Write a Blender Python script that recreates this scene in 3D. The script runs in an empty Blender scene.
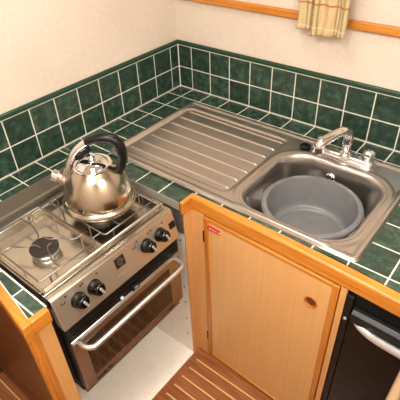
import bpy, bmesh, math, random
from mathutils import Matrix, Vector
random.seed(4)
PI = math.pi
C = bpy.context.scene.collection
# ---------------------------------------------------------------- units
# every shape below is written in decimetres, z measured from the worktop surface;
# the worktop stands 0.79 m above the floor
S, H = 0.1, 0.79
def W(p): return Vector((p[0]*S, p[1]*S, p[2]*S + H))

# ---------------------------------------------------------------- materials
def lin(c):
    f = lambda v: v/12.92 if v <= 0.04045 else ((v+0.055)/1.055)**2.4
    return tuple(f(v/255) for v in c) + (1.0,)

class Mat:
    def __init__(s, name):
        s.m = bpy.data.materials.new(name); s.m.use_nodes = True
        s.nt = s.m.node_tree; s.b = s.nt.nodes['Principled BSDF']
    def n(s, t, **k):
        x = s.nt.nodes.new(t)
        for a, v in k.items(): setattr(x, a, v)
        return x
    def l(s, a, b): s.nt.links.new(a, b)
    def math(s, op, a, b=None, c=None):
        x = s.n('ShaderNodeMath', operation=op)
        for i, v in enumerate((a, b, c)):
            if v is None: continue
            if isinstance(v, (int, float)): x.inputs[i].default_value = v
            else: s.l(v, x.inputs[i])
        return x.outputs[0]
    def uv(s):
        t = s.n('ShaderNodeTexCoord'); x = s.n('ShaderNodeSeparateXYZ'); s.l(t.outputs['UV'], x.inputs[0])
        return t.outputs['UV'], x.outputs[0], x.outputs[1]
    def mapped(s, vec, scale):
        x = s.n('ShaderNodeMapping'); x.inputs['Scale'].default_value = scale; s.l(vec, x.inputs[0]); return x.outputs[0]
    def noise(s, vec, scale, detail=4, rough=0.55):
        x = s.n('ShaderNodeTexNoise'); x.inputs['Scale'].default_value = scale; x.inputs['Detail'].default_value = detail
        x.inputs['Roughness'].default_value = rough; s.l(vec, x.inputs['Vector']); return x.outputs['Fac']
    def ramp(s, fac, stops):
        x = s.n('ShaderNodeValToRGB'); e = x.color_ramp.elements
        while len(e) < len(stops): e.new(0.5)
        for i, (p, c) in enumerate(stops): e[i].position = p; e[i].color = lin(c)
        s.l(fac, x.inputs[0]); return x.outputs[0]
    def mix(s, fac, a, b):
        x = s.n('ShaderNodeMix', data_type='RGBA')
        for i, v in ((0, fac), (6, a), (7, b)):
            if isinstance(v, (int, float)): x.inputs[i].default_value = v
            elif isinstance(v, tuple): x.inputs[i].default_value = v
            else: s.l(v, x.inputs[i])
        return x.outputs[2]
    def bump(s, h, strength, dist=0.002):
        x = s.n('ShaderNodeBump'); x.inputs['Strength'].default_value = strength; x.inputs['Distance'].default_value = dist
        s.l(h, x.inputs['Height']); s.l(x.outputs[0], s.b.inputs['Normal'])
    def set(s, col=None, rough=None, metal=None, coat=None, spec=None):
        I = s.b.inputs
        if col is not None:
            if isinstance(col, tuple): I['Base Color'].default_value = col
            else: s.l(col, I['Base Color'])
        if rough is not None:
            if isinstance(rough, (int, float)): I['Roughness'].default_value = rough
            else: s.l(rough, I['Roughness'])
        if metal is not None: I['Metallic'].default_value = metal
        if coat is not None: I['Coat Weight'].default_value = coat; I['Coat Roughness'].default_value = 0.08
        if spec is not None: I['Specular IOR Level'].default_value = spec
        return s.m

def plain(name, col, rough=0.5, metal=0.0, coat=None, spec=None, var=4):
    k = Mat(name); uv, u, v = k.uv()
    f = k.noise(uv, 3.0, 3)
    d = tuple(max(0, c-var) for c in col); b = tuple(min(255, c+var) for c in col)
    return k.set(k.ramp(f, [(0.3, d), (0.7, b)]), rough, metal, coat, spec)

def wood(name, dark, mid, light, rough=0.4, along='v', coat=0.15, ring=9.0, stretch=0.12):
    k = Mat(name); uv, u, v = k.uv()
    sc = (ring, stretch*ring*0.35, 1) if along == 'v' else (stretch*ring*0.35, ring, 1)
    f = k.noise(k.mapped(uv, sc), 1.0, 5, 0.6)
    g = k.noise(k.mapped(uv, tuple(3.2*a for a in sc)), 1.6, 3, 0.6)
    h = k.math('ADD', k.math('MULTIPLY', f, 0.7), k.math('MULTIPLY', g, 0.3))
    col = k.ramp(h, [(0.32, dark), (0.5, mid), (0.68, light)])
    k.bump(h, 0.12, 0.001)
    return k.set(col, rough, 0, coat)

def tiles(name, ou, ov, pu, pv, gw=0.05, base=None):
    k = Mat(name); uv, u, v = k.uv()
    def cell(c, o, p):
        a = k.math('DIVIDE', k.math('SUBTRACT', c, o), p)
        f = k.math('FRACT', a)
        d = k.math('MULTIPLY', k.math('MINIMUM', f, k.math('SUBTRACT', 1.0, f)), p)
        return k.math('FLOOR', a), d
    iu, du = cell(u, ou, pu); iv, dv = cell(v, ov, pv)
    d = k.math('MINIMUM', du, dv)
    if base is not None:      # a wide bead of sealant along the worktop
        d = k.math('MINIMUM', d, k.math('MULTIPLY', k.math('SUBTRACT', v, base), 0.33))
    mr = k.n('ShaderNodeMapRange'); mr.inputs[1].default_value = gw*0.35; mr.inputs[2].default_value = gw*0.62
    k.l(d, mr.inputs[0]); g = mr.outputs[0]
    wn = k.n('ShaderNodeTexWhiteNoise', noise_dimensions='2D')
    cx = k.n('ShaderNodeCombineXYZ'); k.l(iu, cx.inputs[0]); k.l(iv, cx.inputs[1]); k.l(cx.outputs[0], wn.inputs['Vector'])
    f = k.noise(uv, 3.4, 6, 0.68)
    f = k.math('ADD', f, k.math('MULTIPLY', k.math('SUBTRACT', wn.outputs[0], 0.5), 0.12))
    green = k.ramp(f, [(0.26, (21, 38, 30)), (0.5, (39, 60, 49)), (0.74, (72, 96, 82))])
    grout = k.ramp(k.noise(uv, 5, 2), [(0.3, (196, 192, 176)), (0.7, (226, 222, 208))])
    col = k.mix(g, grout, green)
    r = k.math('SUBTRACT', 0.75, k.math('MULTIPLY', g, 0.48))
    k.bump(k.math('ADD', g, k.math('MULTIPLY', f, 0.25)), 0.35, 0.0015)
    return k.set(col, r, 0)

def steel(name, col=(190, 182, 172), rough=0.26, along='u', var=0.14):
    k = Mat(name); uv, u, v = k.uv()
    sc = (0.5, 24, 1) if along == 'u' else (24, 0.5, 1)
    f = k.noise(k.mapped(uv, sc), 1.0, 3)
    g = k.noise(uv, 1.4, 4)
    r = k.math('ADD', rough - var/2, k.math('MULTIPLY', k.math('ADD', k.math('MULTIPLY', f, .6), k.math('MULTIPLY', g, .5)), var))
    return k.set(lin(col), r, 1.0)

M = {}
M['tile_left'] = tiles('green_tile_side_wall', -0.5725, 0.0, 1.0, 0.952, 0.042, 0.0)
M['tile_back'] = tiles('green_tile_sink_wall', 0.785, 0.0, 1.0, 0.952, 0.042, 0.0)
M['tile_top'] = tiles('green_tile_worktop', 0.785, -0.5725-0.31, 1.0, 1.0, 0.042)
M['tile_trim'] = plain('green_glazed_trim', (24, 58, 42), 0.25)
M['oak'] = wood('oak_edging', (160, 92, 26), (190, 118, 38), (208, 140, 56), 0.38, 'u', 0.2)
M['oak_v'] = wood('oak_upright', (154, 88, 26), (184, 112, 38), (202, 136, 54), 0.38, 'v', 0.2)
M['ash'] = wood('pale_veneer', (204, 152, 94), (210, 159, 101), (216, 166, 108), 0.42, 'v', 0.1, 14.0, 0.05)
M['ash_face'] = wood('pale_face_frame', (198, 144, 86), (206, 153, 95), (214, 162, 104), 0.42, 'v', 0.1, 12.0, 0.05)
M['edge'] = wood('pale_edge', (122, 94, 70), (134, 106, 80), (146, 116, 90), 0.5, 'v', 0.05)
M['brown'] = wood('brown_veneer', (92, 52, 20), (104, 60, 25), (116, 70, 32), 0.45, 'v', 0.1, 10.0, 0.06)
M['white'] = plain('white_laminate', (244, 237, 226), 0.4)
M['steel'] = steel('brushed_steel', (208, 206, 204), 0.24)
M['steel_sink'] = steel('sink_steel', (196, 191, 186), 0.3, 'u', 0.03)
M['steel_warm'] = steel('cooker_steel', (190, 182, 170), 0.28)
M['steel_panel'] = steel('panel_steel', (210, 202, 188), 0.46, 'u', 0.05)
M['steel_hob'] = steel('hob_steel', (190, 184, 172), 0.22, 'u', 0.03)
M['steel_dull'] = plain('dull_steel', (112, 103, 90), 0.42, 0.45)
M['chrome'] = steel('chrome', (226, 226, 228), 0.08, 'u', 0.04)
M['kettle'] = steel('kettle_steel', (184, 173, 157), 0.19, 'v', 0.05)
M['wire'] = steel('wire_steel', (140, 134, 128), 0.3)
M['black'] = plain('black_plastic', (14, 13, 13), 0.36, 0, None, 0.3)
M['black_matt'] = plain('black_enamel', (14, 13, 12), 0.5, 0, None, 0.3)
M['black_gloss'] = plain('black_glass', (8, 7, 7), 0.12, 0, None, 0.35)
M['charcoal'] = plain('charcoal_plastic', (20, 21, 23), 0.3, 0, None, 0.35)
M['grey'] = plain('grey_plastic', (108, 108, 109), 0.36)
M['shield'] = plain('heat_shield_steel', (104, 97, 90), 0.4, 0.2)
M['grout'] = plain('grey_grout', (150, 145, 132), 0.6)
M['satin'] = steel('satin_steel', (212, 208, 204), 0.4, 'u', 0.04)
M['steel_door'] = steel('door_steel', (166, 164, 160), 0.32)
M['highlight_latch'] = plain('highlight_latch_grey', (150, 148, 146), 0.3, 0.3)  # grey for the painted knob highlight and the latch plate
M['brass'] = plain('brass', (196, 116, 48), 0.25, 0.3)
M['silver'] = plain('silver_plastic', (206, 206, 208), 0.28, 0.5)
M['cap'] = plain('burner_enamel', (34, 27, 24), 0.4)
M['emblem'] = plain('emblem_black', (24, 22, 20), 0.4)
M['print'] = plain('printed_mark', (50, 44, 38), 0.5)

def wallpaper(name, col):
    k = Mat(name); uv, u, v = k.uv()
    a = k.noise(uv, 7.0, 5, 0.6); b = k.noise(uv, 0.35, 3)
    c2 = tuple(min(255, c+7) for c in col); c1 = tuple(c-7 for c in col)
    k.bump(a, 0.25, 0.0015)
    return k.set(k.ramp(k.math('ADD', k.math('MULTIPLY', a, .5), k.math('MULTIPLY', b, .5)), [(0.35, c1), (0.65, c2)]), 0.6)
M['wall'] = wallpaper('cream_vinyl', (211, 197, 182))
M['ceiling'] = wallpaper('ceiling_panel', (230, 226, 214))

def floor_mat():
    k = Mat('teak_and_holly'); uv, u, v = k.uv()
    f = k.noise(k.mapped(uv, (0.7, 9, 1)), 1.0, 5, 0.6)
    teak = k.ramp(f, [(0.3, (112, 62, 33)), (0.5, (138, 81, 45)), (0.7, (160, 101, 60))])
    a = k.math('DIVIDE', k.math('ADD', v, 6.73), 0.456)
    fr = k.math('ABSOLUTE', k.math('SUBTRACT', k.math('FRACT', k.math('ADD', a, 0.5)), 0.5))
    stripe = k.math('LESS_THAN', fr, 0.062)
    zone = k.math('MULTIPLY', k.math('MAXIMUM', k.math('GREATER_THAN', u, 6.0), k.math('LESS_THAN', v, -12.0)), k.math('LESS_THAN', v, -6.62))
    stripe = k.math('MULTIPLY', stripe, zone)
    col = k.mix(stripe, teak, lin((204, 168, 112)))
    return k.set(col, 0.32, 0, 0.15)
M['floor'] = floor_mat()

def sticker_mat():
    k = Mat('red_sticker'); uv, u, v = k.uv()
    f = k.noise(k.mapped(uv, (26, 10, 1)), 1.0, 2)
    band = k.math('LESS_THAN', k.math('ABSOLUTE', k.math('ADD', v, 0.86)), 0.035)
    m = k.math('MULTIPLY', k.math('GREATER_THAN', f, 0.5), band)
    return k.set(k.mix(m, lin((190, 34, 40)), lin((232, 190, 180))), 0.4)
M['red'] = sticker_mat()

def window_mat():
    k = Mat('oven_door_glass'); uv, u, v = k.uv()
    def ln(c, o, p, w):
        f = k.math('FRACT', k.math('DIVIDE', k.math('SUBTRACT', c, o), p))
        return k.math('LESS_THAN', f, w)
    g = k.math('MAXIMUM', ln(u, 0.1, 0.42, 0.07), ln(v, 0.05, 0.42, 0.07))
    return k.set(k.mix(g, lin((26, 18, 12)), lin((62, 48, 34))), 0.1, 0, 0.25)
M['oven_glass'] = window_mat()

def towel_mat():
    k = Mat('checked_tea_towel'); uv, u, v = k.uv()
    w = k.noise(k.mapped(uv, (26, 26, 1)), 1.0, 2)
    base = k.ramp(w, [(0.3, (182, 156, 112)), (0.7, (206, 182, 138))])
    def band(c, o, p, a, b):
        f = k.math('FRACT', k.math('DIVIDE', k.math('SUBTRACT', c, o), p))
        return k.math('MULTIPLY', k.math('GREATER_THAN', f, a), k.math('LESS_THAN', f, b))
    s1 = k.math('MAXIMUM', band(u, 0.1, 1.0, 0.06, 0.12), k.math('MAXIMUM', band(u, 0.1, 1.0, 0.2, 0.26), band(u, 0.1, 1.0, 0.34, 0.40)))
    s1 = k.math('MAXIMUM', s1, band(u, 0.1, 1.0, 0.48, 0.53))
    c = k.mix(k.math('MULTIPLY', s1, 0.62), base, lin((112, 100, 62)))
    s2 = band(v, 4.46, 1.1, 0.0, 0.05)
    c = k.mix(k.math('MULTIPLY', s2, 0.75), c, lin((150, 78, 44)))
    s3 = band(v, 3.74, 1.1, 0.0, 0.06)
    c = k.mix(k.math('MULTIPLY', s3, 0.25), c, lin((236, 222, 190)))
    k.bump(w, 0.3, 0.001)
    return k.set(c, 0.9)
M['towel'] = towel_mat()

# ---------------------------------------------------------------- mesh helpers
def BM(): return bmesh.new()
def box(bm, x0, x1, y0, y1, z0, z1, mx=None):
    vs = [bm.verts.new((x, y, z)) for x in (x0, x1) for y in (y0, y1) for z in (z0, z1)]
    for f in ((0,1,3,2), (4,6,7,5), (0,4,5,1), (2,3,7,6), (0,2,6,4), (1,5,7,3)):
        bm.faces.new([vs[i] for i in f])
    if mx: bmesh.ops.transform(bm, matrix=mx, verts=vs)
    return vs
def loft(bm, rings, cap0=True, cap1=True, closed=True):
    R = [[bm.verts.new(p) for p in r] for r in rings]
    n = len(R[0])
    for a, b in zip(R, R[1:]):
        for i in range(n if closed else n-1):
            j = (i+1) % n
            bm.faces.new((a[i], a[j], b[j], b[i]))
    if cap0: bm.faces.new(R[0][::-1])
    if cap1: bm.faces.new(R[-1])
    return R
def prism(bm, poly, z0, z1):
    loft(bm, [[(x, y, z0) for x, y in poly], [(x, y, z1) for x, y in poly]])
def extrude_y(bm, poly, y0, y1):      # polygon in the xz plane
    loft(bm, [[(x, y0, z) for x, z in poly], [(x, y1, z) for x, z in poly]])
def lathe(bm, prof, mx=None, n=32, cap0=True, cap1=True):
    rings = []
    for r, z in prof:
        rings.append([Vector((r*math.cos(2*PI*i/n), r*math.sin(2*PI*i/n), z)) for i in range(n)])
    if mx: rings = [[mx @ p for p in r] for r in rings]
    loft(bm, rings, cap0, cap1)
def smooth_path(pts, k=6):
    pts = [Vector(p) for p in pts]; out = []
    for i in range(len(pts)-1):
        p0 = pts[max(0, i-1)]; p1 = pts[i]; p2 = pts[i+1]; p3 = pts[min(len(pts)-1, i+2)]
        for j in range(k):
            t = j/k
            out.append(0.5*((2*p1) + (p2-p0)*t + (2*p0-5*p1+4*p2-p3)*t*t + (3*p1-p0-3*p2+p3)*t**3))
    out.append(pts[-1]); return out
def tube(bm, pts, r, n=10, ref=None, flat=1.0):
    pts = [Vector(p) for p in pts]
    rr = r if isinstance(r, (list, tuple)) else [r]*len(pts)
    rings = []; prev = None
    for i, p in enumerate(pts):
        t = (pts[min(i+1, len(pts)-1)] - pts[max(i-1, 0)]).normalized()
        if prev is None:
            a = Vector(ref) if ref else (Vector((0, 0, 1)) if abs(t.z) < 0.9 else Vector((1, 0, 0)))
        else: a = prev
        a = (a - t*a.dot(t)).normalized(); prev = a; b = t.cross(a)
        rings.append([p + rr[i]*(math.cos(2*PI*k/n)*a*flat + math.sin(2*PI*k/n)*b) for k in range(n)])
    loft(bm, rings)
def axis_mx(o, d):
    d = Vector(d).normalized()
    return Matrix.Translation(o) @ d.to_track_quat('Z', 'Y').to_matrix().to_4x4()

ORIGIN = {}
def thing(name, label, cat, at, group=None):
    o = bpy.data.objects.new(name, None); C.objects.link(o)
    o.location = W(at); o.empty_display_size = 0.05; ORIGIN[o.name] = W(at)
    o['label'] = label; o['category'] = cat
    if group: o['group'] = group
    return o
def obj(name, bm, mat, parent=None, at=None, xf=None, bev=0.0, ang=35, label=None, cat=None, group=None, kind=None, sub=0, solid=0):
    bmesh.ops.recalc_face_normals(bm, faces=bm.faces[:])
    bm.normal_update()
    L = bm.loops.layers.uv.new('UVMap')
    for f in bm.faces:
        n = f.normal; ax = max(range(3), key=lambda i: abs(n[i]))
        for l in f.loops:
            c = l.vert.co
            l[L].uv = (c.y, c.z) if ax == 0 else (c.x, c.z) if ax == 1 else (c.x, c.y)
    org = ORIGIN[parent.name] if parent else W(at if at else (0, 0, -7.9))
    for v in bm.verts:
        p = xf @ v.co if xf else v.co
        v.co = W(p) - org
    me = bpy.data.meshes.new(name); bm.to_mesh(me); bm.free()
    me.materials.append(mat)
    me.polygons.foreach_set('use_smooth', [True]*len(me.polygons))
    me.set_sharp_from_angle(angle=math.radians(ang))
    o = bpy.data.objects.new(name, me); C.objects.link(o)
    if parent: o.parent = parent
    else: o.location = org
    ORIGIN[o.name] = org
    if solid:
        m = o.modifiers.new('solid', 'SOLIDIFY'); m.thickness = solid*S; m.offset = 0
    if bev:
        m = o.modifiers.new('bevel', 'BEVEL'); m.width = bev*S; m.segments = 3; m.limit_method = 'ANGLE'; m.angle_limit = math.radians(40)
    if sub:
        m = o.modifiers.new('sub', 'SUBSURF'); m.levels = sub; m.render_levels = sub
    if label: o['label'] = label
    if cat: o['category'] = cat
    if group: o['group'] = group
    if kind: o['kind'] = kind
    return o
def bx(name, dims, mat, parent=None, bev=0.02, **k):
    bm = BM(); box(bm, *dims); return obj(name, bm, mat, parent, bev=bev, **k)

# the sink run stands very slightly askew to the wall
RUN = Matrix.Translation((5.75, -6.2, 0)) @ Matrix.Rotation(math.radians(-1.78), 4, 'Z') @ Matrix.Translation((-5.75, 6.2, 0))

# ---------------------------------------------------------------- room
FZ, CZ, XR, YF = -7.9, 12.2, 17.4, -20.0
bx('floor', (-1, XR+1, YF-1, 1, FZ-0.4, FZ), M['floor'], bev=0, kind='structure')
bx('wall_left', (-1, 0, YF-1, 1, FZ, CZ), M['wall'], bev=0, kind='structure')
bx('wall_back', (0, XR+1, 0, 1, FZ, CZ), M['wall'], bev=0, kind='structure')
bx('wall_right', (XR, XR+1, YF-1, 0, FZ, CZ), M['wall'], bev=0, kind='structure')
bx('wall_front', (0, XR, YF-1, YF, FZ, CZ), M['wall'], bev=0, kind='structure')
bx('ceiling', (-1, XR+1, YF-1, 1, CZ, CZ+0.4), M['ceiling'], bev=0, kind='structure')
bx('trim_1', (0.0, XR, -0.16, 0.0, 3.78, 4.06), M['oak'], bev=0.05, at=(0, 0, 3.78), kind='structure')

bx('trim_3', (0.0, 0.12, YF, -11.94, FZ, -0.5), M['brown'], bev=0.02, at=(0, -12, FZ), kind='structure')
# tiled splashbacks
def splash(label, dims, mat, edge_pts):
    t = thing('tile_splashback', label, 'tiles', (0.05, -0.05, 0))
    bx('tile_panel', dims, mat, t, bev=0)
    bm = BM(); edge_pts(bm); obj('edge_trim', bm, M['tile_trim'], t, bev=0.03)
    return t
q = [(0, 1.93), (0.1, 1.93), (0.1, 2.03), (0.07, 2.09), (0.0, 2.11)]
splash('two rows of green wall tiles behind the kettle and cooker', (0, 0.05, -14, 0, 0, 1.93), M['tile_left'],
       lambda bm: extrude_y(bm, q, -14, 0))
def et(bm): loft(bm, [[(0.05, -x, z) for x, z in q], [(XR, -x, z) for x, z in q]])
splash('two rows of green wall tiles behind the tap and sink', (0.05, XR, -0.05, 0, 0, 1.93), M['tile_back'], et)
# white corner bead between the two walls
bx('trim_2', (0.05, 0.08, -0.08, -0.05, 0.0, 1.93), M['white'], bev=0, at=(0.05, -0.05, 0), kind='structure')

# ---------------------------------------------------------------- worktop
top = thing('tiled_worktop', 'L-shaped dark green tiled worktop with oak edging around sink and cooker', 'worktop', (5.75, -5.9, -0.3))
bm = BM()
box(bm, 0.05, 1.72, -5.99, -0.05, -0.3, 0)
box(bm, 1.72, 10.85, -1.12, -0.05, -0.3, 0)
box(bm, 1.72, 10.85, -6.03, -5.82, -0.3, 0)
prism(bm, [(10.85, -0.05), (10.85, -6.05), (12.03, -6.15), (14, -6.32), (16.2, -6.5), (16.2, -0.05)], -0.3, 0)
box(bm, 0.05, 5.66, -6.65, -5.99, -0.3, 0)
box(bm, 0.05, 1.7, -11.5, -6.65, -0.3, 0)
prism(bm, [(0.05, -11.5), (5.7, -11.56), (5.7, -12.04), (3.5, -11.7), (0.05, -11.7)], -0.3, 0)
obj('tile_top', bm, M['tile_top'], top, bev=0)
# white grout line along the cut edges of the tiling
bx('grout_edge', (0.05, 5.66, -6.665, -6.645, -0.3, 0.004), M['grout'], top, bev=0)
bm = BM()
loft(bm, [[(5.7, -11.53, -0.06), (5.7, -11.57, -0.06), (5.7, -11.57, 0.006), (5.7, -11.53, 0.006)], [(1.7, -11.49, -0.06), (1.7, -11.53, -0.06), (1.7, -11.53, 0.006), (1.7, -11.49, 0.006)]])
obj('grout_edge', bm, M['white'], top)
bm = BM()
loft(bm, [[(5.7, -12.02, -0.06), (5.7, -12.06, -0.06), (5.7, -12.06, 0.006), (5.7, -12.02, 0.006)], [(3.5, -11.67, -0.06), (3.5, -11.71, -0.06), (3.5, -11.71, 0.006), (3.5, -11.67, 0.006)]])
obj('grout_edge', bm, M['white'], top)
# oak edging: front of the sink run
stn = [(5.66, -6.02, -6.22), (9, -6.03, -6.285), (10.9, -6.09, -6.38), (12.03, -6.17, -6.45), (14, -6.32, -6.56), (16.2, -6.5, -6.7)]
bm = BM()
loft(bm, [[(x, yi, -0.44), (x, yi, 0.012), (x, yo+0.05, 0.012), (x, yo, -0.04), (x, yo, -0.46)] for x, yi, yo in stn])
obj('oak_edging', bm, M['oak'], top, bev=0.02)
bx('oak_end', (5.66, 5.79, -6.64, -6.1, -0.46, 0.02), M['oak'], top, bev=0.03)
# oak edging: cooker end
bm = BM()
loft(bm, [[(x, yi, -0.48), (x, yi, 0.03), (x, yo+0.04, 0.03), (x, yo, -0.02), (x, yo, -0.5)] for x, yi, yo in
          ((0.05, -11.7, -11.92), (3.5, -11.7, -11.92), (5.86, -12.06, -12.3))])
obj('oak_edging', bm, M['oak'], top, bev=0.02)
bx('oak_end', (5.68, 5.86, -12.06, -11.56, -0.42, 0.025), M['oak'], top, bev=0.03)

# ---------------------------------------------------------------- sink unit
sink = thing('sink_unit', 'stainless steel sink with ribbed drainer set into green tiled worktop', 'sink', (6.2, -3.5, 0))
SX0, SX1, SY0, SY1 = 1.6, 10.97, -5.92, -1.02
BX, BY, BHX, BHY, BR = 8.68, -3.86, 1.84, 1.82, 0.88          # bowl centre, half sizes, corner radius
def rr(x, y, cx, cy, hx, hy, r):
    qx, qy = abs(x-cx)-hx+r, abs(y-cy)-hy+r
    return math.hypot(max(qx, 0), max(qy, 0)) + min(max(qx, qy), 0) - r
def sst(a, b, x):
    t = min(1, max(0, (x-a)/(b-a))); return t*t*(3-2*t)
RIBS = [-1.78, -2.36, -2.93, -3.5, -4.07, -4.62, -5.13]
def deck_z(x, y):
    d = -rr(x, y, (SX0+SX1)/2, (SY0+SY1)/2, (SX1-SX0)/2, (SY1-SY0)/2, 0.22)
    z = 0.012 + 0.075*sst(0, 0.07, d)*(1-sst(0.13, 0.26, d)) + 0.03*sst(0.13, 0.26, d)
    dr = -rr(x, y, 4.2, -3.5, 2.38, 1.98, 0.3)
    z -= 0.055*sst(0, 0.1, dr)
    if dr > 0.13:
        e = sst(0.13, 0.25, dr)
        for ry in RIBS: z += 0.05*e*max(0, 1-abs(y-ry)/0.04)
    db = rr(x, y, BX, BY, BHX, BHY, BR)
    z += 0.045*(1-sst(0.05, 0.16, abs(db-0.12)))
    return z
bm = BM()
def spaced(a, b, step):
    out = [a + 0.3*i/18 for i in range(18)]; n = int((b-a-0.6)/step)
    return out + [a+0.3+(b-a-0.6)*i/n for i in range(n)] + [b-0.3+0.3*i/18 for i in range(19)]
XS, YS = spaced(SX0, SX1, 0.04), spaced(SY0, SY1, 0.0195)
nx, ny = len(XS)-1, len(YS)-1
grid = {}
for i in range(nx+1):
    for j in range(ny+1):
        x, y = XS[i], YS[j]
        # rounded outer corners
        d = rr(x, y, (SX0+SX1)/2, (SY0+SY1)/2, (SX1-SX0)/2, (SY1-SY0)/2, 0.22)
        if d > 0:
            cx = min(max(x, SX0+0.22), SX1-0.22); cy = min(max(y, SY0+0.22), SY1-0.22)
            v = Vector((x-cx, y-cy, 0)); v = v.normalized()*0.22; x, y = cx+v.x, cy+v.y
        db = rr(x, y, BX, BY, BHX, BHY, BR)
        if abs(db) < 0.05:
            e = 1e-3
            gx = (rr(x+e, y, BX, BY, BHX, BHY, BR)-db)/e; gy = (rr(x, y+e, BX, BY, BHX, BHY, BR)-db)/e
            x -= gx*db; y -= gy*db; db = 0
        if db > -0.06: grid[i, j] = bm.verts.new((x, y, deck_z(x, y)))
for i in range(nx):
    for j in range(ny):
        k = [(i, j), (i+1, j), (i+1, j+1), (i, j+1)]
        if all(t in grid for t in k):
            bm.faces.new([grid[t] for t in k])
be = [e for e in bm.edges if e.is_boundary and all(rr(v.co.x, v.co.y, (SX0+SX1)/2, (SY0+SY1)/2, (SX1-SX0)/2, (SY1-SY0)/2, 0.22) > -0.02 for v in e.verts)]
r = bmesh.ops.extrude_edge_only(bm, edges=be)
for v in r['geom']:
    if isinstance(v, bmesh.types.BMVert): v.co.z = 0.0
obj('drainer_deck', bm, M['steel_sink'], sink, ang=60)
def rrect(cx, cy, hx, hy, r, z, n=20):
    out = []
    for q, (sx, sy) in enumerate(((1, 1), (-1, 1), (-1, -1), (1, -1))):
        for k in range(n):
            a = (q + k/(n-1))*PI/2
            out.append((cx+sx*(hx-r)+r*math.cos(a), cy+sy*(hy-r)+r*math.sin(a), z))
    return out
bm = BM()
dz = 0.087
rings = [rrect(BX, BY, BHX+0.04, BHY+0.04, BR+0.04, dz-0.012), rrect(BX, BY, BHX-0.0, BHY-0.0, BR, dz+0.004), rrect(BX, BY, BHX-0.05, BHY-0.05, BR, dz-0.03), rrect(BX, BY, BHX-0.09, BHY-0.09, BR, dz-0.12)]
for z in (-0.4, -0.7, -1.0): rings.append(rrect(BX, BY, BHX-0.09+z*0.05, BHY-0.09+z*0.05, BR, z))
for k in range(1, 7):
    a = k/6*PI/2; rings.append(rrect(BX, BY, BHX-0.155-0.4*(1-math.cos(a)), BHY-0.155-0.4*(1-math.cos(a)), BR-0.25*(1-math.cos(a)), -1.12-0.4*math.sin(a)))
rings.append(rrect(BX, BY, 0.4, 0.4, 0.38, -1.56))
loft(bm, rings, False, True)
obj('bowl', bm, M['steel_sink'], sink, ang=60)
# overflow rosette on the bowl's back wall
ov = (8.5, BY+BHY-0.12, -0.48)
bm = BM(); lathe(bm, [(0.02, 0.05), (0.16, 0.05), (0.19, 0.02), (0.19, -0.06)], axis_mx(ov, (0, -1, 0)), 20)
o_ = obj('overflow', bm, M['chrome'], sink, label='chrome overflow outlet')
bm = BM()
for a in (0, 1, 2, 3, 4, 5): lathe(bm, [(0.022, 0.052), (0.022, 0.056)], axis_mx(ov, (0, -1, 0)) @ Matrix.Translation((0.07*math.cos(a*PI/3), 0.07*math.sin(a*PI/3), 0)), 8)
obj('overflow_hole', bm, M['black'], o_)

# black plug lying on the sink deck
bm = BM(); lathe(bm, [(0.13, 0.05), (0.19, 0.07), (0.2, 0.12), (0.15, 0.15), (0.05, 0.14), (0.045, 0.2), (0.02, 0.21)], Matrix.Translation((7.24, -1.65, 0)), 24)
obj('sink_plug', bm, M['black'], at=(7.22, -1.55, 0.05), label='small round black rubber plug on steel sink deck beside the tap', cat='plug')

# ---------------------------------------------------------------- tap
tap = thing('mixer_tap', 'chrome mixer tap with curved swan spout on the steel sink deck', 'tap', (8.63, -1.45, 0.05))
TY = -1.48
bm = BM(); loft(bm, [rrect(8.62, TY, a, b, c, z) for a, b, c, z in ((1.02, 0.2, 0.19, 0.045), (1.02, 0.2, 0.19, 0.12), (0.98, 0.16, 0.15, 0.2), (0.9, 0.1, 0.095, 0.22))])
obj('base', bm, M['chrome'], tap, ang=50)
bm = BM(); lathe(bm, [(0.2, 0.18), (0.2, 0.3), (0.155, 0.34), (0.15, 0.55), (0.17, 0.58), (0.17, 0.64), (0.12, 0.66)], Matrix.Translation((8.63, TY, 0)), 24)
obj('column', bm, M['chrome'], tap)
sd = Vector((-0.36, -0.93, 0)).normalized()
P0 = Vector((8.63, TY, 0))
path = [P0 + sd*a + Vector((0, 0, z)) for a, z in ((0, 0.55), (0.0, 0.85), (0.09, 1.04), (0.3, 1.14), (0.6, 1.14), (0.95, 1.08), (1.18, 1.02), (1.28, 0.93), (1.3, 0.82))]
sp = smooth_path(path, 5)
bm = BM(); tube(bm, sp, [0.165 - 0.01*i/len(sp) for i in range(len(sp))], 16)
tip = path[-1]
spout = obj('spout', bm, M['chrome'], tap, ang=50)
bm = BM(); lathe(bm, [(0.14, 0.12), (0.175, 0.1), (0.18, -0.08), (0.14, -0.1)], Matrix.Translation(tip), 20)
obj('nozzle', bm, M['chrome'], spout)
for dx in (-0.86, 0.77):
    o = Vector((8.63+dx, TY, 0))
    bm = BM(); lathe(bm, [(0.17, 0.18), (0.15, 0.22), (0.11, 0.25), (0.11, 0.36), (0.13, 0.38)], Matrix.Translation(o), 20)
    k_ = obj('valve', bm, M['chrome'], tap)
    bm = BM()
    n = 32
    prof = [(0.14, 0.36), (0.18, 0.39), (0.2, 0.45), (0.19, 0.55), (0.12, 0.6), (0.03, 0.61)]
    loft(bm, [[o + Vector((r*(1+0.07*math.cos(6*2*PI*i/n))*math.cos(2*PI*i/n), r*(1+0.07*math.cos(6*2*PI*i/n))*math.sin(2*PI*i/n), z)) for i in range(n)] for r, z in prof])
    obj('tap_knob', bm, M['chrome'], k_, ang=50)

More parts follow.
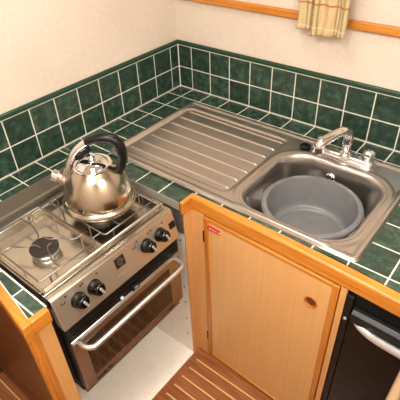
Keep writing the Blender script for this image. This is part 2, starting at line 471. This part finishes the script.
# ---------------------------------------------------------------- washing-up bowl
WB = Vector((8.74, -3.97, 0))
wb = thing('washing_up_bowl', 'round grey plastic washing-up bowl standing in the steel sink', 'bowl', (WB.x, WB.y, -1.52))
tilt = Matrix.Translation((WB.x, WB.y, -1.1)) @ Matrix.Rotation(math.radians(0.5), 4, 'Y') @ Matrix.Rotation(math.radians(-0.5), 4, 'X') @ Matrix.Translation((0, 0, 1.1))
bm = BM()
prof = [(0.02, -1.5), (1.1, -1.5), (1.19, -1.46), (1.25, -1.3), (1.3, -1.0), (1.39, -0.5), (1.41, -0.38), (1.5, -0.36), (1.53, -0.38), (1.535, -0.44), (1.55, -0.44), (1.555, -0.34), (1.52, -0.3),
        (1.39, -0.31), (1.36, -0.4), (1.24, -1.1), (1.2, -1.3), (1.14, -1.36), (1.04, -1.38), (1.02, -1.43), (0.02, -1.43)]
lathe(bm, prof, tilt, 72)
obj('bowl_shell', bm, M['grey'], wb, ang=60)

# ---------------------------------------------------------------- steel strip behind the cooker
bm = BM()
extrude_y(bm, [(1.16, 0.0), (1.16, 0.035), (1.86, 0.045), (1.93, 0.075), (2.0, 0.05), (2.02, -0.05), (1.99, -0.05), (1.97, 0.0)], -11.5, -6.72)
obj('steel_strip', bm, M['steel_dull'], at=(1.6, -9.2, 0), label='flat dull steel strip along worktop edge behind the cooker', cat='trim strip')

# ---------------------------------------------------------------- cooker recess
part = thing('recess_partition', 'white panelled partition between cooker recess and sink cupboard', 'partition', (2.9, -6.4, FZ))
bx('core_board', (0.05, 5.7, -6.5, -6.2, FZ, -0.3), M['white'], part, bev=0)
bx('white_panel', (0.05, 5.72, -6.56, -6.5, FZ, -0.3), M['white'], part, bev=0)
bx('end_board', (5.7, 5.76, -6.57, -6.19, FZ, -0.44), M['ash_face'], part, bev=0.01)
bx('heat_shield', (2.0, 5.7, -6.6, -6.56, -1.3, -0.3), M['shield'], part, bev=0, label='dark steel heat shield')
for z in (-1.7, -3.02, -4.0, -4.85, -5.8, -6.74):
    bm = BM(); lathe(bm, [(0.035, 0), (0.035, 0.012), (0.02, 0.018)], axis_mx((5.5, -6.56, z), (0, -1, 0)), 10)
    obj('screw', bm, M['steel_dull'], part)
bx('recess_floor_board', (0.3, 5.75, -11.55, -6.57, FZ, FZ+0.07), M['white'], bev=0.015, at=(3, -9.1, FZ), label='white board on the floor of the recess under the cooker', cat='board')
bx('recess_back_panel', (0.05, 0.3, -11.55, -6.57, FZ, -0.31), M['white'], bev=0, at=(0.15, -9.1, FZ), label='white panel at the back of the recess behind the cooker', cat='panel')

# cupboard at the end of the cooker
endc = thing('end_cupboard', 'narrow wooden end cupboard with oak corner post beside the cooker', 'cupboard', (3, -11.8, FZ))
bx('recess_side', (0.05, 5.7, -11.6, -11.56, FZ, -0.3), M['white'], endc, bev=0)
bx('end_panel', (5.62, 5.72, -11.97, -11.56, FZ, -0.42), M['ash_face'], endc, bev=0.01)
bm = BM(); prism(bm, [(5.55, -11.96), (5.76, -11.96), (5.78, -12.19), (5.7, -12.25), (5.5, -12.22)], FZ, -0.45)
obj('corner_post', bm, M['oak_v'], endc, bev=0.03)
bm = BM(); prism(bm, [(0.05, -11.61), (0.05, -11.88), (3.4, -11.88), (5.56, -12.18), (5.56, -11.61)], FZ+0.01, -0.46)
obj('side_panel', bm, M['brown'], endc, bev=0)
bm = BM(); prism(bm, [(0.05, -11.86), (3.4, -11.86), (5.5, -12.17), (5.5, -12.21), (3.4, -11.93), (0.05, -11.93)], FZ, FZ+0.35)
obj('skirting', bm, M['brown'], endc, bev=0.02)

# ---------------------------------------------------------------- cooker
ck = thing('gas_cooker', 'compact stainless steel marine gas cooker with two burners and oven', 'cooker', (4.1, -9.2, -4.1))
CY0, CY1 = -11.42, -7.05
bx('body', (2.45, 5.72, CY0+0.03, CY1-0.05, -4.0, -0.3), M['black_matt'], ck, bev=0.03)
# hob: tray with raised rim
bm = BM()
box(bm, 2.4, 5.5, CY0+0.02, CY1-0.02, -0.3, -0.12)
box(bm, 2.38, 2.5, CY0, CY1, -0.3, 0.06)
box(bm, 2.5, 5.3, CY0, CY0+0.1, -0.3, 0.05)
box(bm, 2.5, 5.3, CY1-0.1, CY1, -0.3, 0.05)
extrude_y(bm, [(5.3, -0.3), (5.3, -0.08), (5.34, 0.03), (5.44, 0.04), (5.47, -0.03), (5.5, 0.05), (5.64, 0.05), (5.7, 0.0), (5.7, -0.3)], CY0, CY1)
hob = obj('hob', bm, M['steel_hob'], ck, bev=0.015)
bx('hob_divider', (2.5, 5.3, -9.36, -9.28, -0.13, 0.0), M['steel_warm'], hob, bev=0.02)
# burners
for y, x in ((-10.38, 4.06), (-8.35, 3.95)):
    bm = BM(); lathe(bm, [(0.38, -0.12), (0.37, -0.06), (0.35, -0.03), (0.36, 0.03), (0.41, 0.05), (0.415, 0.085), (0.3, 0.1)], Matrix.Translation((x, y, 0)), 32)
    b_ = obj('burner', bm, M['steel'], ck)
    bm = BM(); lathe(bm, [(0.39, 0.085), (0.4, 0.11), (0.38, 0.14), (0.2, 0.15), (0.02, 0.15)], Matrix.Translation((x, y, 0)), 32)
    obj('burner_cap', bm, M['cap'], b_)
# pan support of bent wire
bm = BM(); wr = 0.022
def wire(pts, r=wr, k=0):
    pts = [(x, y, z+0.05 if z > 0.1 else z) for x, y, z in pts]
    tube(bm, smooth_path(pts, 4) if k else pts, r, 8)
def loop(x0, x1, y0, y1, z, r=wr): 
    e = 0.06
    wire([(x0+e, y0, z), (x1-e, y0, z), (x1, y0+e, z), (x1, y1-e, z), (x1-e, y1, z), (x0+e, y1, z), (x0, y1-e, z), (x0, y0+e, z), (x0+e, y0, z)], r)
for y0, y1 in ((-11.28, -9.48), (-9.16, -7.22)):
    loop(2.62, 5.18, y0, y1, 0.2)
    for x, y in ((2.62, y0+.3), (2.62, y1-.3), (5.18, y0+.3), (5.18, y1-.3), (3.3, y0), (4.5, y0), (3.3, y1), (4.5, y1)):
        wire([(x, y, 0.2), (x, y, -0.13)], 0.022)
for cx, cy, y0, y1 in ((4.06, -10.38, -11.28, -9.48), (3.95, -8.35, -9.16, -7.22)):
    wire([(3.45, y0, 0.2), (3.5, y0+.3, 0.2), (3.8, cy-.42, 0.22), (3.98, cy-.2, 0.23), (4.2, cy-.16, 0.23)], k=1)
    wire([(4.65, y1, 0.2), (4.6, y1-.3, 0.2), (4.3, cy+.4, 0.22), (4.12, cy+.2, 0.23), (3.9, cy+.16, 0.23)], k=1)
    wire([(2.62, cy+.25, 0.2), (3.2, cy+.25, 0.2), (3.6, cy+.15, 0.22), (3.8, cy+.05, 0.23), (3.82, cy-.1, 0.23)], k=1)
    wire([(5.18, cy-.25, 0.2), (4.85, cy-.25, 0.2), (4.5, cy-.12, 0.22), (4.3, cy-.02, 0.23), (4.28, cy+.12, 0.23)], k=1)
wire([(5.0, -9.48, 0.2), (5.0, -9.16, 0.2)]); wire([(2.8, -9.48, 0.2), (2.8, -9.16, 0.2)])
obj('pan_support', bm, M['wire'], ck, ang=80)
# fiddle rail round the hob
bm = BM()
tube(bm, [(5.4, CY0+0.08, 0.15), (5.4, CY1-0.08, 0.15)], 0.055, 10)
tube(bm, [(2.5, CY0+0.06, 0.14), (5.4, CY0+0.06, 0.14)], 0.025, 8)
tube(bm, [(2.5, CY1-0.06, 0.14), (5.4, CY1-0.06, 0.14)], 0.025, 8)
for x, y in ((5.4, CY0+0.1), (5.4, CY1-0.1), (5.4, -9.3), (2.55, CY0+0.06), (2.55, CY1-0.06)):
    tube(bm, [(x, y, 0.15), (x, y, 0.0)], 0.03, 8)
obj('fiddle_rail', bm, M['steel_warm'], ck)
# control panel
PN = Vector((1.02, 0, 0.27)).normalized()
def on_panel(y, z): return Vector((5.7 - (z-0.0)*0.27/1.02, y, z))
bm = BM(); extrude_y(bm, [(5.5, -0.02), (5.7, 0.0), (5.95, -0.93), (5.92, -0.96), (5.6, -0.96)], CY0, CY1)
pan = obj('control_panel', bm, M['steel_panel'], ck, bev=0.025)
for y in (-10.77, -10.24, -8.31, -7.74):
    o = on_panel(y, -0.42)
    bm = BM(); lathe(bm, [(0.215, 0.0), (0.215, 0.03), (0.2, 0.04), (0.02, 0.04)], axis_mx(o, PN), 28)
    k_ = obj('knob', bm, M['black'], pan)
    bm = BM(); lathe(bm, [(0.19, 0.03), (0.195, 0.1), (0.17, 0.27), (0.13, 0.32), (0.02, 0.34)], axis_mx(o, PN), 28)
    obj('knob_grip', bm, M['black_gloss'], k_)
    up = PN.cross(Vector((0, 1, 0))).normalized()
    if up.z < 0: up = -up
    mx = Matrix.Translation(o + PN*0.34 - up*0.02 ) @ Matrix(((PN.x, 0, up.x, 0), (PN.y, 1, up.y, 0), (PN.z, 0, up.z, 0), (0, 0, 0, 1))) @ Matrix.Rotation(math.radians(20), 4, 'X')
    bm = BM(); box(bm, -0.14, 0.004, -0.025, 0.05, -0.15, 0.1, mx)
    obj('knob_highlight', bm, M['highlight_latch'], k_, bev=0.015)  # grey bar modelled in place of the highlight on the dark knob
    # tiny printed burner marks beside the knob
    for dy, z in ((-0.26, -0.12), (0.2, -0.14)):
        bm = BM()
        p = on_panel(y+dy, z); bmx = Matrix.Translation(p) @ Matrix(((PN.x, 0, up.x, 0), (PN.y, 1, up.y, 0), (PN.z, 0, up.z, 0), (0, 0, 0, 1)))
        box(bm, -0.004, 0.004, -0.03, 0.03, -0.025, 0.025, bmx)
        obj('dial_mark', bm, M['print'], pan)
pmx = lambda y, z: Matrix.Translation(on_panel(y, z)) @ Matrix(((PN.x, 0, up.x, 0), (PN.y, 1, up.y, 0), (PN.z, 0, up.z, 0), (0, 0, 0, 1)))
for y in (-11.15, -8.72):        # little burner symbols
    bm = BM(); box(bm, -0.004, 0.005, -0.06, 0.06, -0.05, -0.03, pmx(y, -0.22)); box(bm, -0.004, 0.005, -0.06, -0.04, -0.03, 0.02, pmx(y, -0.22)); box(bm, -0.004, 0.005, 0.04, 0.06, -0.03, 0.02, pmx(y, -0.22))
    obj('burner_symbol', bm, M['print'], pan)
bm = BM(); box(bm, -0.01, 0.03, -0.12, 0.12, -0.11, 0.11, pmx(-7.2, -0.42))
ig = obj('igniter_button', bm, M['black'], pan, bev=0.02)
# square emblem with its round e
bm = BM(); box(bm, -0.004, 0.012, -0.17, 0.17, -0.16, 0.16, pmx(-9.28, -0.3))
em = obj('emblem', bm, M['emblem'], pan, bev=0.01)
bm = BM()
bmx = pmx(-9.28, -0.3)
rg = []
for i in range(25):      # open ring of the letter
    a = math.radians(-15 + 315*i/24 + 15)
    rg.append([bmx @ Vector((0.0125, r*math.cos(a), r*math.sin(a))) for r in (0.055, 0.11)] + [bmx @ Vector((0.018, r*math.cos(a), r*math.sin(a))) for r in (0.11, 0.055)])
loft(bm, rg)
box(bm, 0.0125, 0.018, -0.08, 0.1, -0.02, 0.02, bmx)
obj('emblem_letter', bm, M['steel_warm'], em)
bm = BM()
for i in range(9): box(bm, -0.004, 0.004, -0.2+i*0.047, -0.168+i*0.047, -0.018, 0.018, pmx(-9.28, -0.66))
obj('maker_lettering', bm, plain('faint_print', (150, 130, 108), 0.45), pan)
# vent gap
bx('vent_gap', (5.5, 5.9, CY0+0.02, CY1-0.06, -1.54, -0.94), M['black_matt'], ck, bev=0.02)
bm = BM()
for i in range(3): box(bm, 5.9, 5.93, CY0+0.15, CY1-0.2, -1.14-i*0.1, -1.1-i*0.1)
obj('vent_louvre', bm, M['black'], ck)
# oven door
DY0, DY1, DZ0, DZ1, DX = CY0+0.05, CY1-0.1, -3.72, -1.52, 5.97
bm = BM(); extrude_y(bm, [(5.74, DZ0), (DX-0.03, DZ0), (DX, DZ0+0.05), (DX, DZ1-0.08), (DX-0.06, DZ1), (5.74, DZ1)], DY0, DY1)
door = obj('oven_door', bm, M['steel_door'], ck, bev=0.03)
bx('door_window', (DX-0.01, DX+0.012, -11.02, -7.66, -3.38, -1.82), M['oven_glass'], door, bev=0.01)
bm = BM()
HZ = -1.6; ha, hb = DY1-0.24, DY0+0.2
tube(bm, smooth_path([(DX-0.01, ha, HZ), (6.2, ha, HZ), (6.37, ha-0.1, HZ), (6.42, ha-0.36, HZ), (6.42, -9.2, HZ), (6.42, hb+0.36, HZ), (6.37, hb+0.1, HZ), (6.2, hb, HZ), (DX-0.01, hb, HZ)], 6), 0.08, 14)
obj('door_handle', bm, M['satin'], door)
bm = BM(); box(bm, 5.8, 5.99, -9.17, -8.9, -1.5, -1.3)
lt = obj('latch', bm, M['black'], ck, bev=0.02)
bx('latch_plate', (5.985, 6.0, -9.1, -8.97, -1.45, -1.36), M['highlight_latch'], lt, bev=0.01)
bm = BM(); lathe(bm, [(0.06, 0), (0.055, 0.03), (0.02, 0.05)], axis_mx((DX-0.03, -9.56, -1.43), (0.8, 0, 0.6)), 14)
obj('door_stud', bm, M['silver'], door)
for y0, y1 in ((-11.0, -10.62), (-10.56, -10.4), (-7.9, -7.6)):
    bx('vent_slot', (DX-0.01, DX+0.006, y0, y1, -3.67, -3.62), M['black'], door, bev=0)
bx('base_strip', (5.0, 5.8, CY0+0.08, CY1-0.12, -4.1, -3.76), M['steel_dull'], ck, bev=0.02)
# gimbal brackets at both ends
for y0, y1, yw in ((CY0-0.07, CY0+0.03, CY0-0.14), (CY1-0.05, CY1+0.05, CY1+0.37)):
    bm = BM(); box(bm, 5.3, 5.6, y0, y1, -3.5, -0.6)
    g_ = obj('gimbal_bracket', bm, M['black'], ck, bev=0.02)
    bm = BM(); lathe(bm, [(0.1, 0), (0.1, abs(yw-(y0+y1)/2))], axis_mx((4.2, (y0+y1)/2, -1.0), (0, 1 if yw > y0 else -1, 0)), 16)
    obj('gimbal_pin', bm, M['steel_dull'], g_)

# ---------------------------------------------------------------- kettle
KX, KY = 3.985, -8.255
kt = thing('kettle', 'shiny steel whistling kettle with black handle grip on the hob', 'kettle', (KX, KY, 0.29))
KM = Matrix.Translation((KX, KY, 0))
bm = BM()
lathe(bm, [(0.02, 0.3), (0.95, 0.3), (1.04, 0.34), (1.08, 0.42), (1.07, 0.5), (1.01, 0.54), (0.99, 0.56), (1.0, 0.62), (0.985, 0.75), (0.93, 0.95), (0.85, 1.17), (0.74, 1.37), (0.63, 1.51), (0.55, 1.58), (0.53, 1.61), (0.02, 1.61)], KM, 64)
obj('kettle_body', bm, M['kettle'], kt, ang=50)
bm = BM()
lathe(bm, [(0.55, 1.59), (0.555, 1.63), (0.52, 1.66), (0.47, 1.64), (0.45, 1.65), (0.4, 1.71), (0.3, 1.77), (0.16, 1.8), (0.02, 1.81)], KM, 48)
lid = obj('lid', bm, M['chrome'], kt, ang=50)
bm = BM(); lathe(bm, [(0.1, 1.79), (0.08, 1.82), (0.09, 1.85), (0.13, 1.87), (0.135, 1.91), (0.1, 1.94), (0.02, 1.945)], KM, 24)
obj('lid_knob', bm, M['chrome'], lid)
kd = Vector((-0.78, -0.625, 0)).normalized(); kn = Vector((-kd.y, kd.x, 0))
def kp(s, z): return Vector((KX, KY, z)) + kd*s
bm = BM()
a, b = kp(0.7, 1.0), kp(1.15, 1.3)
tube(bm, [a, kp(0.84, 1.08), kp(1.0, 1.19), b], [0.24, 0.18, 0.14, 0.125], 18)
sp_ = obj('spout', bm, M['kettle'], kt)
bm = BM(); lathe(bm, [(0.14, -0.12), (0.17, -0.1), (0.17, 0.06), (0.13, 0.09), (0.02, 0.09)], axis_mx(b, b-a), 18)
obj('whistle', bm, M['chrome'], sp_)
hp = smooth_path([kp(s, z) for s, z in ((0.86, 1.2), (0.76, 1.42), (0.6, 1.78), (0.33, 2.12), (-0.02, 2.36), (-0.4, 2.46), (-0.7, 2.4), (-0.84, 2.18), (-0.88, 1.88), (-0.81, 1.58), (-0.7, 1.36))], 6)
cut = 23
bm = BM(); tube(bm, hp[:cut+1], [0.1 if i > 3 else 0.13-0.01*i for i in range(cut+1)], 14, ref=kn, flat=1.25)
hd = obj('handle', bm, M['chrome'], kt)
bm = BM()
N_ = len(hp)
tube(bm, hp[cut:], [0.115 + 0.03*math.sin(PI*min(1, (i/(N_-cut))*1.1)) + (0.008 if i % 2 and i > 14 else 0) for i in range(N_-cut)], 14, ref=kn, flat=1.2)
obj('handle_grip', bm, M['black'], hd, ang=60)
bm = BM(); tube(bm, [kp(0.42, 1.82), kp(0.28, 1.86), kp(0.12, 2.0), kp(0.02, 2.1), kp(0.05, 2.24)], [0.05, 0.07, 0.09, 0.08, 0.05], 10, ref=kn, flat=1.3)
obj('spout_trigger', bm, M['black'], hd)

# ---------------------------------------------------------------- sink cupboard
sc = thing('sink_cupboard', 'pale veneered cupboard with oak framed door under the sink', 'cupboard', (8.4, -3.2, FZ))
bx('carcass', (5.8, 10.95, -6.1, -0.1, FZ+0.3, -2.3), M['ash'], sc, bev=0)
bm = BM()
box(bm, 5.72, 6.24, -6.21, -6.05, FZ, -0.5); box(bm, 6.24, 10.86, -6.13, -6.05, FZ, -0.4); box(bm, 10.86, 11.03, -6.2, -6.05, FZ, -0.5)
obj('face_frame', bm, M['ash_face'], sc, xf=RUN, bev=0.012)
DF = -6.24
bm = BM(); box(bm, 6.45, 10.66, DF+0.03, DF+0.09, FZ+0.12, -0.62)
dr = obj('door', bm, M['ash'], sc, xf=RUN, bev=0)
for x0, x1 in ((6.27, 6.46), (10.65, 10.83)):
    bx('door_stile', (x0, x1, DF, DF+0.1, FZ+0.1, -0.53), M['oak_v'], dr, xf=RUN, bev=0.02)
for z0, z1 in ((-0.63, -0.53), (FZ+0.1, FZ+0.2)):
    bx('door_rail', (6.46, 10.65, DF, DF+0.1, z0, z1), M['oak'], dr, xf=RUN, bev=0.02)
PC = Vector((10.14, DF+0.03, -1.62))
sq = Matrix.Translation(PC) @ Matrix.Rotation(PI/2, 4, 'X') @ Matrix.Diagonal((1.15, 1.3, 1, 1))
bm = BM(); lathe(bm, [(0.15, 0.0), (0.17, 0.03), (0.15, 0.05), (0.125, 0.03), (0.11, -0.04)], sq, 28, False, False)
pl_ = obj('finger_pull', bm, M['brass'], dr, xf=RUN, label='oval brass finger pull')
bm = BM(); lathe(bm, [(0.125, 0.004), (0.02, 0.006)], sq, 28)
obj('pull_recess', bm, plain('recess_brown', (92, 48, 18), 0.4), pl_, xf=RUN)
bx('sticker', (6.42, 6.92, DF-0.006, DF+0.03, -0.93, -0.78), M['red'], dr, bev=0, xf=RUN @ Matrix.Translation((0, 0, 0)), label='small red sticker with pale lettering')
for z in (-1.35, -6.6):
    bm = BM(); lathe(bm, [(0.035, -0.22), (0.035, 0.22)], Matrix.Translation((6.25, DF+0.02, z)), 10)
    obj('hinge', bm, M['black_matt'], dr, xf=RUN)

# ---------------------------------------------------------------- fridge
fr = thing('fridge', 'black glossy fridge with curved silver handle built in under the worktop', 'fridge', (13.4, -3.4, FZ))
FX0, FX1, FY = 11.1, 15.9, -6.22
bx('cabinet', (FX0, FX1, FY+0.12, -0.8, FZ+0.2, -0.62), M['black_matt'], fr, xf=RUN, bev=0.02)
bx('side_frame', (FX0-0.02, FX0+0.15, FY-0.02, FY+0.12, FZ+0.2, -0.62), M['black'], fr, xf=RUN, bev=0.02)
bx('side_frame', (FX1-0.15, FX1+0.02, FY-0.02, FY+0.12, FZ+0.2, -0.62), M['black'], fr, xf=RUN, bev=0.02)
fd = bx('fridge_door', (FX0+0.17, FX1-0.17, FY-0.06, FY+0.11, FZ+0.45, -1.42), M['black_gloss'], fr, xf=RUN, bev=0.03)
bm = BM(); loft(bm, [[(x, FY+0.1, -1.0), (x, FY-0.02, -1.0), (x, FY-0.13, -1.1), (x, FY-0.13, -1.38), (x, FY-0.08, -1.42), (x, FY+0.1, -1.42)] for x in (FX0+0.19, FX1-0.19)])
obj('top_bar', bm, M['charcoal'], fd, xf=RUN, bev=0.02)
bm = BM()
rg = []
xa, xb = FX0+0.32, FX1-0.32
for i in range(33):
    t = i/32; x = xa+(xb-xa)*t; s_ = math.sin(PI*t)
    h = 0.07+0.07*(1-(1-s_)**5); yo = FY-0.06-0.2*(1-(1-s_)**4); zc = -1.46
    rg.append([(x, yo+0.12, zc+h*.7), (x, yo+0.03, zc+h), (x, yo-0.02, zc+h*.4), (x, yo-0.02, zc-h*.4), (x, yo+0.03, zc-h), (x, yo+0.12, zc-h*.7)])
loft(bm, rg)
obj('fridge_handle', bm, M['silver'], fd, xf=RUN, ang=80)
bm = BM(); lathe(bm, [(0.05, 0), (0.045, 0.02), (0.01, 0.03)], axis_mx((FX0+0.05, FY-0.02, -1.5), (0, -1, 0)), 12)
obj('frame_screw', bm, M['silver'], fr, xf=RUN)
for x in (FX0+0.4, FX1-0.4):
    for y in (-5.7, -1.2):
        bm = BM(); lathe(bm, [(0.15, FZ), (0.12, FZ+0.22)], Matrix.Translation((x, y, 0)), 12); obj('foot', bm, M['black'], fr, xf=RUN)

# ---------------------------------------------------------------- cupboard opposite (its edge cuts the corner of the view)
op = thing('dinette_cabinet', 'brown cabinet with pale rounded top edging facing the fridge', 'cabinet', (15, -11, FZ))
bx('cabinet_body', (13.0, 17.3, -13.2, -8.0, FZ, -0.3), M['brown'], op, bev=0.03)
bx('cabinet_top', (13.06, 17.3, -13.3, -8.0, -0.3, 0.0), M['brown'], op, bev=0.02)
bx('top_edging', (12.85, 13.06, -13.3, -7.9, -0.34, 0.02), M['edge'], op, bev=0.06)

# ---------------------------------------------------------------- towel over its rail
rl = thing('towel_rail', 'thin brass rail carrying the tea towel high on the sink wall', 'rail', (6.7, -0.35, 5.6))
bm = BM(); tube(bm, [(5.2, -0.38, 5.6), (8.2, -0.38, 5.6)], 0.06, 12); obj('rail_rod', bm, M['brass'], rl)
for x in (5.3, 8.1):
    bm = BM(); tube(bm, [(x, -0.38, 5.6), (x, -0.0, 5.6)], 0.05, 10); obj('rail_bracket', bm, M['brass'], rl)
bm = BM()
def flap(x0, x1, ztop, zbot, y0, amp, ph, drop=0.0, n=36, m=28, over=True):
    V = []
    prof = [(ztop - (ztop-zbot)*j/m, 0.0) for j in range(m+1)]
    for j, (z, _) in enumerate(prof):
        row = []
        for i in range(n+1):
            t = i/n; x = x0+(x1-x0)*t
            k = min(1, j/8)
            y = y0 - amp*k*(0.5+0.5*math.sin(2*PI*2.3*t+ph)) - 0.02*math.sin(7*t+ph)
            zz = z - drop*t*(j/m)
            row.append(bm.verts.new((x + 0.03*math.sin(j*0.35+ph)*k, y, zz)))
        V.append(row)
    for j in range(m):
        for i in range(n): bm.faces.new((V[j][i], V[j][i+1], V[j+1][i+1], V[j+1][i]))
    return V
def roll(V, x0, x1, n, y1, zend):     # over the rod and down behind
    prev = V[0]
    for k in range(1, 9):
        a = PI*k/8; row = [bm.verts.new((v.co.x, -0.38-0.09*math.cos(a), 5.6+0.09*math.sin(a))) for v in V[0]]
        for i in range(len(row)-1): bm.faces.new((prev[i], prev[i+1], row[i+1], row[i]))
        prev = row
    row = [bm.verts.new((v.co.x, -0.27, zend)) for v in V[0]]
    for i in range(len(row)-1): bm.faces.new((prev[i], prev[i+1], row[i+1], row[i]))
V = flap(6.46, 7.6, 5.6, 3.5, -0.47, 0.14, 1.2, -0.1)
roll(V, 6.46, 7.6, 36, -0.27, 4.9)
V = flap(5.86, 6.62, 5.6, 3.62, -0.43, 0.07, 0.2, -0.05)
roll(V, 5.86, 6.62, 36, -0.27, 4.9)
obj('tea_towel', bm, M['towel'], at=(6.7, -0.45, 3.5), ang=80, solid=0.035, label='beige checked tea towel hanging against the pale sink wall', cat='towel')

# ---------------------------------------------------------------- lights
def area(name, at, size, energy, col, rot=(0, 0, 0)):
    l = bpy.data.lights.new(name, 'AREA'); l.shape = 'DISK'; l.size = size; l.energy = energy; l.color = col
    o = bpy.data.objects.new(name, l); o.location = W(at); o.rotation_euler = rot; C.objects.link(o); return o
WARM = (1.0, 0.95, 0.88)
area('lamp_or_fill', (8.0, -12.2, CZ-0.15), 0.3, 11.5, WARM)
area('lamp_or_fill', (15.6, -11.0, 10.4), 0.45, 19.5, WARM)
area('lamp_or_fill', (5.5, -5.0, CZ-0.15), 0.3, 4.5, WARM)
area('lamp_or_fill', (9.0, -17.0, CZ-0.15), 0.6, 13, WARM)  # big soft fill added behind the camera, not a known lamp

w = bpy.data.worlds.new('world'); bpy.context.scene.world = w; w.use_nodes = True
w.node_tree.nodes['Background'].inputs[0].default_value = (1.0, 0.9, 0.8, 1); w.node_tree.nodes['Background'].inputs[1].default_value = 0.3

# ---------------------------------------------------------------- camera
cam = bpy.data.cameras.new('camera'); co = bpy.data.objects.new('camera', cam); C.objects.link(co)
cam.sensor_width = 36; cam.lens = 36*446.89/400; cam.clip_start = 0.01
R = Matrix(((0.77990, 0.62490, -0.03540), (-0.36180, 0.49620, 0.78930), (0.51080, -0.60270, 0.61300))).transposed()
q_ = R.to_quaternion().normalized()
co.matrix_world = Matrix.Translation(W((13.07140, -14.40252, 8.38088))) @ q_.to_matrix().to_4x4()
sc_ = bpy.context.scene
sc_.camera = co
sc_.view_settings.view_transform = 'Standard'; sc_.view_settings.look = 'None'
sc_.view_settings.gamma = 1.0; sc_.view_settings.use_curve_mapping = False
sc_.view_settings.exposure = 0.0
